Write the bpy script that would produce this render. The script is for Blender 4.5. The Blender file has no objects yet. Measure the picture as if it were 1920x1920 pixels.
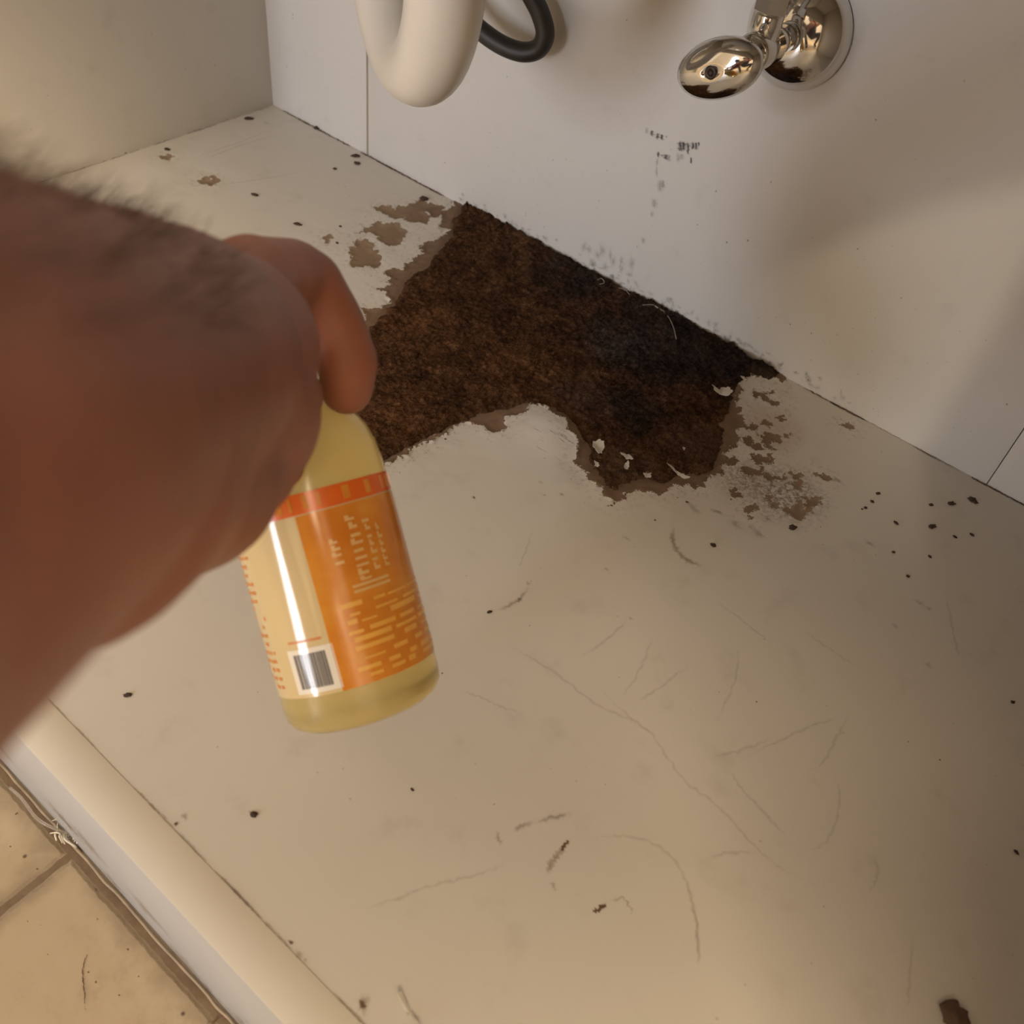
import bpy, bmesh, math, random
import numpy as np
from mathutils import Vector, Matrix, noise as mnoise

SC = bpy.context.scene
COL = SC.collection
random.seed(7)
RNG = np.random.default_rng(5)

# ------------------------------------------------------------------ camera
CAM = np.array([0.6889, -0.5504, 0.3886])
FPX = 1758.52
ROT = np.array([[0.76491646, 0.63508604, 0.10755713],
                [0.52041635, -0.51093162, -0.68418982],
                [-0.37956506, 0.57932254, -0.72132916]])   # rows: right, down, forward
cd = bpy.data.cameras.new('camera')
cam = bpy.data.objects.new('camera', cd)
COL.objects.link(cam)
cd.sensor_fit = 'HORIZONTAL'
cd.sensor_width = 36.0
cd.lens = FPX / 1920 * 36.0
cd.clip_start = 0.01
M = Matrix.Identity(4)
for i in range(3):
    M[i][0] = ROT[0][i]; M[i][1] = -ROT[1][i]; M[i][2] = -ROT[2][i]; M[i][3] = CAM[i]
cam.matrix_world = M
cd.dof.use_dof = True
cd.dof.focus_distance = 0.54
cd.dof.aperture_fstop = 12.0
SC.camera = cam

# ------------------------------------------------------------------ world, lights, exposure
SC.view_settings.view_transform = 'Standard'
SC.view_settings.look = 'None'
SC.view_settings.gamma = 1.0
SC.view_settings.use_curve_mapping = False
SC.view_settings.exposure = -0.22
SC.cycles.use_denoising = True
SC.cycles.max_bounces = 8
SC.cycles.caustics_reflective = False

wd = bpy.data.worlds.new('world'); SC.world = wd
wd.use_nodes = True
wd.node_tree.nodes['Background'].inputs[0].default_value = (1.0, 0.90, 0.80, 1)
wd.node_tree.nodes['Background'].inputs[1].default_value = 0.13


def area_light(name, loc, target, sx, sy, power, color):
    l = bpy.data.lights.new(name, 'AREA')
    l.shape = 'RECTANGLE'; l.size = sx; l.size_y = sy
    l.energy = power; l.color = color
    o = bpy.data.objects.new(name, l); COL.objects.link(o)
    o.location = loc
    o.rotation_euler = (Vector(target) - Vector(loc)).to_track_quat('-Z', 'Y').to_euler()
    return o


# warm room lamp in front of the vanity, cooler daylight from a window to the left
area_light('room_lamp', (1.58, -1.80, 2.10), (0.4, -.4, 0.0), 1.05, 1.05, 120, (1.0, 0.78, 0.52))
area_light('window_daylight', (0.25, -2.36, 0.46), (0.3, 0, 0.25), 0.34, 1.1, 30, (0.86, 0.90, 1.0))

# added narrow spot that makes the warm light patch low on the back panel
sl = bpy.data.lights.new('added_spot', 'SPOT'); sl.energy = 52; sl.color = (1.0, .84, .62); sl.spot_size = math.radians(5.4); sl.spot_blend = .3; sl.shadow_soft_size = .035
so = bpy.data.objects.new('added_spot', sl); COL.objects.link(so); so.location = (1.59, -2.2, 1.20)
so.rotation_euler = (Vector((.635, 0, .085)) - Vector(so.location)).to_track_quat('-Z', 'Y').to_euler()

# ------------------------------------------------------------------ projection helpers (measured points -> real planes)


def ray(x, y):
    return ROT.T @ np.array([(x - 960) / FPX, (y - 960) / FPX, 1.0])


def F(x, y, z=0.0):                 # point of the cabinet floor
    r = ray(x, y); return CAM + (z - CAM[2]) / r[2] * r


def W(x, y, Y=0.0):                 # point of the back panel
    r = ray(x, y); return CAM + (Y - CAM[1]) / r[1] * r


def A(x, y, d):                     # point at a given distance
    return CAM + d * ray(x, y)


# ------------------------------------------------------------------ object helpers


def empty(name, loc=(0, 0, 0), label=None, cat=None, group=None, kind=None):
    o = bpy.data.objects.new(name, None); COL.objects.link(o); o.location = loc
    o.empty_display_size = 0.02
    return tag(o, label, cat, group, kind)


def tag(o, label=None, cat=None, group=None, kind=None):
    if label: o['label'] = label
    if cat: o['category'] = cat
    if group: o['group'] = group
    if kind: o['kind'] = kind
    return o


def link(name, me, mats, parent=None, smooth=True):
    o = bpy.data.objects.new(name, me); COL.objects.link(o)
    for m in (mats if isinstance(mats, (list, tuple)) else [mats]):
        me.materials.append(m)
    if smooth:
        me.polygons.foreach_set('use_smooth', [True] * len(me.polygons))
    if parent:
        o.parent = parent
        p = Vector(parent.location)
        q = parent.parent
        while q:
            p += q.location; q = q.parent
        if p.length > 0: o.data.transform(Matrix.Translation(-p))
    me.update()
    return o


def from_bm(name, bm, mats, parent=None, smooth=True, sharp=None):
    me = bpy.data.meshes.new(name); bm.to_mesh(me); bm.free()
    o = link(name, me, mats, parent, smooth)
    if sharp: me.set_sharp_from_angle(angle=math.radians(sharp))
    return o


def add_box(bm, lo, hi, bevel=0.0, seg=2):
    r = bmesh.ops.create_cube(bm, size=1)
    vs = r['verts']
    for v in vs:
        v.co = Vector([lo[i] + (v.co[i] + .5) * (hi[i] - lo[i]) for i in range(3)])
    if bevel > 0:
        es = list({e for v in vs for e in v.link_edges})
        bmesh.ops.bevel(bm, geom=es, offset=bevel, segments=seg, affect='EDGES', profile=.5)


def box(name, lo, hi, mat, parent=None, bevel=0.0):
    bm = bmesh.new(); add_box(bm, lo, hi, bevel)
    return from_bm(name, bm, mat, parent, True, 35)


def frame_of(d):
    d = Vector(d).normalized()
    u = d.orthogonal().normalized()
    return u, d.cross(u)


def catmull(pts, n):
    pts = [Vector(p) for p in pts]
    out = []
    P = [pts[0] * 2 - pts[1]] + pts + [pts[-1] * 2 - pts[-2]]
    for i in range(1, len(P) - 2):
        for k in range(n):
            t = k / n
            a, b, c, d = P[i - 1], P[i], P[i + 1], P[i + 2]
            out.append(.5 * ((2 * b) + (c - a) * t + (2 * a - 5 * b + 4 * c - d) * t * t + (3 * b - a - 3 * c + d) * t ** 3))
    out.append(pts[-1])
    return out


def add_tube(bm, pts, rad, seg=20, caps=True):
    pts = [Vector(p) for p in pts]
    n = len(pts)
    rr = rad if isinstance(rad, (list, tuple)) else [rad] * n
    t = (pts[1] - pts[0]).normalized(); u, v = frame_of(t)
    rings = []
    for i in range(n):
        tn = (pts[min(i + 1, n - 1)] - pts[max(i - 1, 0)]).normalized()
        q = t.rotation_difference(tn); u = q @ u; t = tn
        u = (u - t * u.dot(t)).normalized(); v = t.cross(u)
        rings.append([bm.verts.new(pts[i] + rr[i] * (u * math.cos(a) + v * math.sin(a)))
                      for a in [2 * math.pi * k / seg for k in range(seg)]])
    for a, b in zip(rings, rings[1:]):
        for k in range(seg):
            bm.faces.new((a[k], a[(k + 1) % seg], b[(k + 1) % seg], b[k]))
    if caps:
        bm.faces.new(rings[0][::-1]); bm.faces.new(rings[-1])
    return rings


def add_lathe(bm, o, d, prof, seg=40, u=None, sx=1.0, sy=1.0, caps=True):
    """prof: list of (distance along d, radius)"""
    o = Vector(o); d = Vector(d).normalized()
    if u is None: u, v = frame_of(d)
    else:
        u = Vector(u); u = (u - d * u.dot(d)).normalized(); v = d.cross(u)
    rings = []
    for h, r in prof:
        rings.append([bm.verts.new(o + d * h + r * (u * math.cos(a) * sx + v * math.sin(a) * sy))
                      for a in [2 * math.pi * k / seg for k in range(seg)]])
    for a, b in zip(rings, rings[1:]):
        for k in range(seg):
            bm.faces.new((a[k], a[(k + 1) % seg], b[(k + 1) % seg], b[k]))
    if caps:
        bm.faces.new(rings[0][::-1]); bm.faces.new(rings[-1])


def prism(bm, o, d, n, r, h, bevel=.0006):
    """hexagonal nut"""
    add_lathe(bm, o, d, [(0, r - bevel), (bevel, r), (h - bevel, r), (h, r - bevel)], n)


# ------------------------------------------------------------------ materials


class NT:
    def __init__(self, name):
        self.m = bpy.data.materials.new(name); self.m.use_nodes = True
        self.t = self.m.node_tree; self.N = self.t.nodes; self.L = self.t.links
        self.b = self.N['Principled BSDF']; self.out = self.N['Material Output']

    def n(self, typ, **kw):
        x = self.N.new(typ)
        for k, v in kw.items():
            if k.startswith('i_'):
                key = k[2:]
                x.inputs[int(key) if key.isdigit() else key].default_value = v
            else: setattr(x, k, v)
        return x

    def l(self, a, b): self.L.new(a, b)

    def pos(self):
        return self.n('ShaderNodeTexCoord').outputs['Object']

    def noise(self, scale, detail=4, rough=.55, vec=None, dist=0.0):
        x = self.n('ShaderNodeTexNoise'); x.inputs['Scale'].default_value = scale
        x.inputs['Detail'].default_value = detail; x.inputs['Roughness'].default_value = rough
        x.inputs['Distortion'].default_value = dist
        self.l(vec or self.pos(), x.inputs['Vector'])
        return x.outputs['Fac']

    def ramp(self, fac, stops, interp='LINEAR'):
        x = self.n('ShaderNodeValToRGB'); x.color_ramp.interpolation = interp
        el = x.color_ramp.elements
        while len(el) < len(stops): el.new(.5)
        for e, (p, c) in zip(el, stops):
            e.position = p; e.color = (*c, 1) if len(c) == 3 else c
        self.l(fac, x.inputs[0]); return x.outputs[0]

    def math(self, op, a, b=None, clamp=False):
        x = self.n('ShaderNodeMath', operation=op); x.use_clamp = clamp
        for i, v in enumerate((a, b)):
            if v is None: continue
            if isinstance(v, (int, float)): x.inputs[i].default_value = v
            else: self.l(v, x.inputs[i])
        return x.outputs[0]

    def step(self, v, lo, hi):
        x = self.n('ShaderNodeMapRange'); x.interpolation_type = 'SMOOTHSTEP'
        x.inputs[1].default_value = lo; x.inputs[2].default_value = hi
        self.l(v, x.inputs[0]); return x.outputs[0]

    def mix(self, fac, a, b):
        x = self.n('ShaderNodeMix', data_type='RGBA')
        if isinstance(fac, (int, float)): x.inputs[0].default_value = fac
        else: self.l(fac, x.inputs[0])
        for i, v in ((6, a), (7, b)):
            if isinstance(v, (tuple, list)): x.inputs[i].default_value = (*v, 1)
            else: self.l(v, x.inputs[i])
        return x.outputs[2]

    def attr(self, name):
        return self.n('ShaderNodeAttribute', attribute_name=name).outputs['Fac']

    def bump(self, h, strength, dist=.001, prev=None):
        x = self.n('ShaderNodeBump'); x.inputs['Strength'].default_value = strength
        x.inputs['Distance'].default_value = dist
        self.l(h, x.inputs['Height'])
        if prev is not None: self.l(prev, x.inputs['Normal'])
        return x.outputs[0]

    def blob(self, c, r0, r1):
        """1 near a place, fading out between r0 and r1"""
        x = self.n('ShaderNodeVectorMath', operation='DISTANCE')
        self.l(self.pos(), x.inputs[0]); x.inputs[1].default_value = c
        return self.step(x.outputs['Value'], r1, r0)

    def set(self, **kw):
        for k, v in kw.items():
            s = self.b.inputs[k.replace('_', ' ')]
            if isinstance(v, (int, float)): s.default_value = v
            elif isinstance(v, (tuple, list)): s.default_value = (*v, 1) if len(v) == 3 and s.type == 'RGBA' else v
            else: self.l(v, s)
        return self


def plain(name, col, rough=.5, metal=0.0, var=.06, scale=60, bump=0.0, **kw):
    t = NT(name)
    f = t.noise(scale, 3)
    c = t.mix(f, tuple(x * (1 - var) for x in col), tuple(min(1, x * (1 + var)) for x in col))
    t.set(Base_Color=c, Roughness=rough, Metallic=metal, **kw)
    if bump: t.set(Normal=t.bump(f, bump))
    return t.m


WHITE = (0.70, 0.665, 0.61)


def laminate(name, col=WHITE, speck=.5):
    t = NT(name)
    a = t.noise(7, 4); b = t.noise(45, 5)
    c = t.mix(t.math('MULTIPLY', a, .7), col, tuple(x * k for x, k in zip(col, (.93, .91, .87))))
    d = t.step(b, .56, .8)
    c = t.mix(t.math('MULTIPLY', d, .16), c, (.33, .28, .22))
    v = t.n('ShaderNodeTexVoronoi'); v.inputs['Scale'].default_value = 95
    t.l(t.pos(), v.inputs['Vector'])
    s = t.step(v.outputs['Distance'], .09, .03)
    s = t.math('MULTIPLY', s, t.step(t.noise(30, 2), .52, .6))
    c = t.mix(t.math('MULTIPLY', s, speck), c, (.16, .11, .08))
    t.set(Base_Color=c, Roughness=.42, Normal=t.bump(t.noise(500, 2), .04, .0004))
    t.b.inputs['Specular IOR Level'].default_value = .35
    return t.m


M_LAM = laminate('white_melamine')
M_WALL = laminate('white_back_panel', (0.70, 0.675, 0.645), .75)
M_SIDE = laminate('white_side_panel', (0.66, 0.63, 0.58), .35)
M_RAIL = plain('cream_paint', (.76, .71, .62), .38, var=.05, scale=25)
M_DARKGAP = plain('dark_gap', (.10, .075, .055), .9)


def stain(name, col, soft=.35, nscale=350, strength=1.0):
    """thin dirt lying on a surface; the fade attribute runs from 1 in its middle to 0 at its rim"""
    t = NT(name)
    fade = t.attr('fade')
    n = t.noise(nscale, 5, .65)
    k = t.math('ADD', fade, t.math('MULTIPLY', t.math('SUBTRACT', n, .5), 1.5))
    al = t.math('MULTIPLY', t.step(k, .5 - soft * .5, .5 + soft), strength)
    t.set(Base_Color=col, Roughness=.8, Alpha=al)
    return t.m


M_ST_BROWN = stain('brown_stain', (.15, .085, .045), .25, 500)
M_ST_SOFT = stain('soft_scuff', (.23, .16, .10), .9, 260, .45)
M_ST_LINE = stain('scratch_line', (.24, .18, .125), 1.0, 300, .20)
M_ST_BLACK = stain('black_scuff', (.05, .043, .045), .8, 700, .8)
M_ST_GREY = stain('grey_smudge', (.11, .10, .105), 1.0, 900, .34)
M_ST_TAN = stain('tan_stain', (.33, .22, .13), .7, 300, .45)
STAINS = [M_ST_BROWN, M_ST_SOFT, M_ST_LINE, M_ST_BLACK, M_ST_GREY, M_ST_TAN]
BROWN, SOFT, LINE, BLACK, GREY, TAN = range(6)


class Decals:
    """stain shapes on one plane, collected for one panel"""

    def __init__(self, nrm, off=.00012):
        self.v = []; self.f = []; self.fade = []; self.mi = []; self.n = Vector(nrm); self.off = off

    def blob(self, c, r, mi, r2=None, ang=0.0, jag=.35):
        c = Vector(c); n = self.n; u = Vector((1, 0, 0)); w = n.cross(u)
        b = len(self.v); K = 18
        self.v.append(c + n * self.off); self.fade.append(1.0)
        r2 = r2 or r; ca, sa = math.cos(ang), math.sin(ang)
        for k in range(K):
            a = 2 * math.pi * k / K; j = 1 + random.uniform(-jag, jag)
            x, y = r * j * math.cos(a), r2 * j * math.sin(a)
            self.v.append(c + u * (x * ca - y * sa) + w * (x * sa + y * ca) + n * self.off); self.fade.append(0.0)
        for k in range(K):
            self.f.append((b, b + 1 + k, b + 1 + (k + 1) % K)); self.mi.append(mi)
        self.off += 1.5e-6

    def line(self, pts, w, mi, wob=.0006):
        P = catmull(pts, 8); n = self.n; b = len(self.v); m = len(P)
        for i, p in enumerate(P):
            t = (P[min(i + 1, m - 1)] - P[max(i - 1, 0)]).normalized(); s = n.cross(t)
            p = p + s * random.uniform(-wob, wob)
            e = min(1.0, 4 * min(i, m - 1 - i) / m)
            ww = w * random.uniform(.7, 1.3)
            for k, fd in ((-1, 0), (0, e), (1, 0)):
                self.v.append(p + s * ww * k + n * self.off); self.fade.append(fd)
        for i in range(m - 1):
            q = b + 3 * i
            for k in (0, 1):
                self.f.append((q + k, q + k + 1, q + k + 4, q + k + 3)); self.mi.append(mi)
        self.off += 1.5e-6


def add_decals(o, dec, slot0):
    """append the stain faces to a panel's own mesh"""
    me = o.data
    bm = bmesh.new(); bm.from_mesh(me)
    ly = bm.verts.layers.float.get('fade') or bm.verts.layers.float.new('fade')
    vs = [bm.verts.new(o.matrix_local.inverted() @ v if False else v) for v in dec.v]
    for v, f in zip(vs, dec.fade): v[ly] = f
    for f, mi in zip(dec.f, dec.mi):
        fc = bm.faces.new([vs[i] for i in f]); fc.material_index = slot0 + mi; fc.smooth = True
    bm.to_mesh(me); bm.free()
    for m in STAINS: me.materials.append(m)
    me.update()


# ------------------------------------------------------------------ polygon distance


def sdf(poly, X, Y):
    """signed distance to a polygon, positive inside"""
    P = np.array(poly, float)[:, :2]; Q = np.roll(P, -1, 0)
    d = np.full(X.shape, 1e9); ins = np.zeros(X.shape, bool)
    for (ax, ay), (bx, by) in zip(P, Q):
        ex, ey = bx - ax, by - ay
        t = np.clip(((X - ax) * ex + (Y - ay) * ey) / (ex * ex + ey * ey + 1e-18), 0, 1)
        d = np.minimum(d, np.hypot(X - ax - t * ex, Y - ay - t * ey))
        c = ((ay > Y) != (by > Y)) & (X < (bx - ax) * (Y - ay) / (by - ay + 1e-18) + ax)
        ins ^= c
    return np.where(ins, d, -d)


def vnoise(X, Y, scale, seed, octaves=4, gain=.5):
    """fractal value noise, about -1..1"""
    out = np.zeros(X.shape); amp = 1.0; tot = 0
    for o in range(octaves):
        r = np.random.default_rng(seed + o * 17).uniform(-1, 1, (256, 256))
        u = X * scale; v = Y * scale
        i = np.floor(u).astype(int); j = np.floor(v).astype(int)
        fu = u - i; fv = v - j
        fu = fu * fu * (3 - 2 * fu); fv = fv * fv * (3 - 2 * fv)
        g = lambda a, b: r[a % 256, b % 256]
        out += amp * ((g(i, j) * (1 - fu) + g(i + 1, j) * fu) * (1 - fv) + (g(i, j + 1) * (1 - fu) + g(i + 1, j + 1) * fu) * fv)
        tot += amp; amp *= gain; scale *= 2.03
    return out / tot * 1.4


def grid_mesh(name, xs, ys, Z, keep=None):
    nx, ny = len(xs), len(ys)
    X, Y = np.meshgrid(xs, ys, indexing='ij')
    co = np.stack([X, Y, Z], -1).reshape(-1, 3)
    I, J = np.meshgrid(np.arange(nx - 1), np.arange(ny - 1), indexing='ij')
    q = np.stack([I * ny + J, (I + 1) * ny + J, (I + 1) * ny + J + 1, I * ny + J + 1], -1).reshape(-1, 4)
    idx = None
    if keep is not None:
        k = keep.reshape(-1)
        q = q[k[q].all(1)]
        used = np.unique(q); idx = used
        mp = np.full(len(co), -1); mp[used] = np.arange(len(used))
        q = mp[q]; co = co[used]
    me = bpy.data.meshes.new(name)
    me.vertices.add(len(co)); me.vertices.foreach_set('co', co.ravel())
    me.loops.add(q.size); me.loops.foreach_set('vertex_index', q.ravel().astype(np.int32))
    me.polygons.add(len(q))
    me.polygons.foreach_set('loop_start', np.arange(0, q.size, 4, dtype=np.int32))
    me.update(calc_edges=True)
    return me, idx


def set_attr(me, name, vals):
    a = me.attributes.new(name, 'FLOAT', 'POINT')
    a.data.foreach_set('value', np.asarray(vals, np.float32).ravel())


# ================================================================== the room
CW, CD, CH = 0.885, 0.50, 0.66          # inside of the cabinet: width, depth to the face of its frame, height
ZT = -0.104                            # tiled floor
wallpaint = plain('cream_wall_paint', (.68, .66, .62), .7, scale=8)


def struct(name, lo, hi, m):
    return tag(box(name, lo, hi, m), kind='structure')


struct('wall_back', (-1.1, .03, ZT), (2.2, .13, 2.3), wallpaint)
struct('wall_left', (-1.2, -2.4, ZT), (-1.1, .13, 2.3), wallpaint)
struct('wall_right', (2.2, -2.4, ZT), (2.3, .13, 2.3), wallpaint)
struct('wall_front', (-1.2, -2.5, ZT), (2.3, -2.4, 2.3), wallpaint)
struct('ceiling', (-1.2, -2.5, 2.3), (2.3, .13, 2.4), plain('ceiling_white', (.78, .76, .72), .8))

# tiled floor: beige stone-look tiles, brown sunken grout
gx = F(146, 1593, ZT)[0]
TS = 0.305


def tile_material():
    t = NT('beige_tile_floor')
    s = t.n('ShaderNodeSeparateXYZ'); t.l(t.pos(), s.inputs[0])

    def line(axis, off):
        m = t.math('FRACT', t.math('DIVIDE', t.math('SUBTRACT', s.outputs[axis], off), TS))
        a = t.math('MULTIPLY', t.math('ABSOLUTE', t.math('SUBTRACT', m, .5)), -TS)
        return t.math('ADD', a, TS * .5)              # distance to the nearest joint
    jn = t.math('MULTIPLY', t.math('SUBTRACT', t.noise(160, 4), .5), .0022)
    d = t.math('ADD', t.math('MINIMUM', line('X', gx - 20 * TS), line('Y', -CD - .0040 - 20 * TS)), jn)
    grout = t.step(d, .0025, .0017)
    tile = t.ramp(t.noise(9, 6, .6, dist=.5), [(.3, (.43, .325, .195)), (.5, (.50, .39, .25)), (.7, (.56, .455, .31))])
    tile = t.mix(t.math('MULTIPLY', t.step(t.noise(26, 6, .72), .47, .72), .55), tile, (.33, .235, .13))
    edge = t.step(t.math('ADD', d, t.math('MULTIPLY', t.noise(35, 5), .03)), .030, .016)
    tile = t.mix(t.math('MULTIPLY', edge, .6), tile, (.27, .20, .13))
    v = t.n('ShaderNodeTexVoronoi'); v.inputs['Scale'].default_value = 70
    t.l(t.pos(), v.inputs['Vector'])
    sp = t.math('MULTIPLY', t.step(v.outputs['Distance'], .11, .05), t.step(t.noise(40, 2), .5, .58))
    tile = t.mix(sp, tile, (.12, .075, .04))
    c = t.mix(grout, tile, t.ramp(t.noise(120, 4), [(.3, (.16, .105, .06)), (.7, (.24, .165, .10))]))
    h = t.step(d, .002, .0045)
    nb = t.bump(h, .6, .002)
    t.set(Base_Color=c, Roughness=t.ramp(grout, [(0, (.38,) * 3), (1, (.9,) * 3)]), Normal=t.bump(t.noise(60, 5), .12, .001, nb))
    return t.m


fl = struct('floor', (-1.2, -2.5, ZT - .06), (2.3, .13, ZT), tile_material())
# hairline cracks across a tile and dirt at the foot of the cabinet
dc = Decals((0, 0, 1), .0004)
Ft = lambda x, y: F(x, y, ZT)
dc.line([Ft(178, 1768), Ft(158, 1805), Ft(156, 1830), Ft(158, 1860), Ft(163, 1925)], .0006, BROWN, .0003)
dc.line([Ft(395, 1925), Ft(404, 1912), Ft(412, 1902)], .0009, BROWN, .0002)
for x, y, r in ((180, 1668, .0014), (52, 1728, .001), (183, 1724, .0008), (240, 1780, .0012), (166, 1823, .0009), (180, 1842, .0011), (260, 1831, .0007),
                (70, 1630, .0012), (30, 1527, .001), (20, 1588, .0009), (224, 1867, .001), (33, 1525, .0008), (77, 1735, .0007), (90, 1790, .0006)):
    dc.blob(Ft(x, y), r, BROWN, r * .7)
add_decals(fl, dc, 1)

# ================================================================== the vanity cabinet
vanity = empty('vanity_cabinet', (0, 0, 0), 'white sink cabinet with a water-damaged floor panel, seen from inside', 'cabinet')
s1, s2 = 0.1225, 0.6841               # seams of the back
# back: three panels side by side, brown gaps between them
gap = .0010
bp = [box('back_panel', (a, 0, -.012), (b, .016, CH), M_WALL, vanity, .0005)
      for a, b in ((-.002, s1 - gap), (s1 + gap, s2 - gap * .1), (s2 + gap * .3, CW + .002))]
bp[0]['label'] = 'narrow back strip in the corner left of the seam'
bp[1]['label'] = 'wide middle back panel with black scuffs'
bp[2]['label'] = 'narrow back strip right of the right seam'
box('seam_backing', (s1 - .004, .0012, -.012), (s1 + .004, .020, CH), plain('seam_brown', (.36, .28, .20), .9), vanity)
sp = box('side_panel', (-.018, -CD + .019, ZT), (0, .018, CH), M_SIDE, vanity, .0006)
sp['label'] = 'left side panel'
sp2 = box('side_panel', (CW, -CD + .019, ZT), (CW + .018, .018, CH), M_SIDE, vanity, .0006)
sp2['label'] = 'right side panel'
# face frame
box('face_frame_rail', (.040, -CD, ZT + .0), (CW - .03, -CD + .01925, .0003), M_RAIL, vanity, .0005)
box('face_frame_stile', (-.018, -CD, ZT), (.0394, -CD + .0188, CH), M_RAIL, vanity, .0012)
box('face_frame_stile', (CW - .0294, -CD, ZT), (CW + .018, -CD + .0188, CH), M_RAIL, vanity, .0012)
box('face_frame_header', (.040, -CD, .42), (CW - .03, -CD + .0188, CH), M_RAIL, vanity, .0012)

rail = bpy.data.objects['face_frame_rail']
rail.data.materials.append(plain('rail_face_shade', (.47, .46, .435), .4, var=.05, scale=30))  # front face coloured greyer than the top, standing in for weaker light there
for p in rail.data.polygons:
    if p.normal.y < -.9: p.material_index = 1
dc = Decals((0, -1, 0), .0002)
for k in range(26):
    x = random.uniform(.05, .6); dc.blob((x, -CD, ZT + random.uniform(.0, .04)), random.uniform(.012, .03), TAN, random.uniform(.008, .02))
add_decals(rail, dc, 2)

# ---- bottom panel: laminate skin over chipboard, peeled and rotted at the back
z3 = lambda *p: [(640 + x * .3125, 340 + y * .3125) for x, y in p]
z4 = lambda *p: [(1040 + x * .3125, 480 + y * .3125) for x, y in p]
PEEL = z3((655, 118), (640, 170), (600, 215), (580, 260), (640, 322), (570, 352), (490, 375), (460, 400), (505, 435), (425, 465),
          (380, 490), (370, 530), (320, 520), (260, 540), (300, 580), (290, 620), (215, 648), (265, 665), (275, 700), (300, 730), (240, 762),
          (110, 760)) + [(655, 620), (640, 700), (640, 790), (668, 840), (690, 880)] + \
    z3((250, 1705), (300, 1690), (345, 1655), (400, 1655), (400, 1610), (500, 1570), (640, 1520), (640, 1490), (700, 1465), (850, 1465), (980, 1490),
       (1010, 1415), (1080, 1400), (1120, 1355), (1200, 1360), (1250, 1400), (1350, 1470), (1420, 1570), (1400, 1680)) + \
    z4((150, 1280), (200, 1350), (285, 1390), (280, 1440), (350, 1485), (410, 1470), (420, 1430), (550, 1412), (630, 1432), (720, 1380), (780, 1372),
       (850, 1392), (890, 1360), (1000, 1320), (1030, 1240), (1010, 1190), (1060, 1150), (1110, 1120), (1100, 1040), (1140, 990), (1100, 950), (1130, 920),
       (1080, 880), (1090, 840), (1125, 800), (1100, 765), (1150, 740), (1170, 700), (1220, 730), (1340, 742), (1375, 770), (1390, 745)) + \
    [(1455, 690), (1300, 610), (1150, 530), (1000, 450), (900, 397), (862, 375)]
CHIPS = [z3((95, 345), (160, 350), (200, 395), (220, 430), (235, 495), (150, 505), (70, 515), (60, 455), (50, 400)),
         z3((100, 310), (130, 275), (230, 240), (270, 255), (330, 250), (390, 300), (370, 355), (290, 385), (230, 330), (180, 300)),
         z3((195, 155), (245, 145), (300, 165), (380, 150), (430, 130), (500, 120), (560, 140), (620, 152), (600, 190), (560, 215), (530, 180), (490, 180),
            (520, 215), (510, 255), (440, 245), (400, 195), (330, 225), (290, 215), (240, 180)),
         [(371, 338), (385, 331), (392, 336), (398, 328), (407, 334), (403, 344), (397, 349), (388, 343), (376, 346)],
         [(300, 293), (312, 288), (325, 292), (318, 299), (305, 298)],
         [(609, 452), (612, 444), (620, 440), (624, 444), (616, 449), (614, 456)],
         z4((1140, 1020), (1190, 1005), (1215, 1025), (1180, 1042)), z4((1215, 1070), (1290, 1062), (1355, 1085), (1355, 1112), (1300, 1105), (1270, 1122), (1335, 1160), (1260, 1140), (1245, 1085)),
         z4((1140, 1095), (1180, 1090), (1175, 1125), (1250, 1130), (1240, 1160), (1160, 1140)), z4((1250, 985), (1270, 980), (1305, 1010), (1290, 1022), (1255, 1005)),
         z4((1350, 965), (1375, 955), (1372, 985), (1355, 990)), z4((1385, 1070), (1415, 1068), (1412, 1085), (1390, 1084)),
         z4((1190, 800), (1315, 808), (1320, 820), (1255, 835), (1290, 865), (1350, 880), (1340, 890), (1270, 872), (1240, 830), (1200, 845)),
         z4((1160, 1500), (1215, 1495), (1205, 1520), (1175, 1530), (1175, 1570), (1165, 1540)), z4((1500, 1450), (1590, 1450), (1600, 1490), (1550, 1500), (1540, 1540), (1500, 1530), (1510, 1490)),
         z4((1275, 1440), (1310, 1440), (1350, 1520), (1310, 1510), (1290, 1470)), z4((1570, 1302), (1610, 1308), (1655, 1335), (1600, 1330)),
         z4((1415, 1295), (1480, 1302), (1478, 1322), (1420, 1318)), z4((1060, 1400), (1090, 1395), (1120, 1440), (1080, 1445), (1060, 1425)),
         z4((1020, 1215), (1080, 1205), (1095, 1230), (1040, 1245)), z4((1190, 1190), (1300, 1185), (1310, 1240), (1230, 1250), (1185, 1220)),
         z4((1140, 1260), (1250, 1270), (1240, 1300), (1190, 1320), (1130, 1300)), z4((1260, 1300), (1390, 1310), (1385, 1340), (1300, 1350), (1270, 1330)),
         z4((1435, 1360), (1480, 1350), (1478, 1390), (1450, 1395)), z4((1390, 1500), (1480, 1470), (1500, 1560), (1430, 1560)),
         z4((1725, 1000), (1770, 1005), (1788, 1030), (1750, 1028))]
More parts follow.
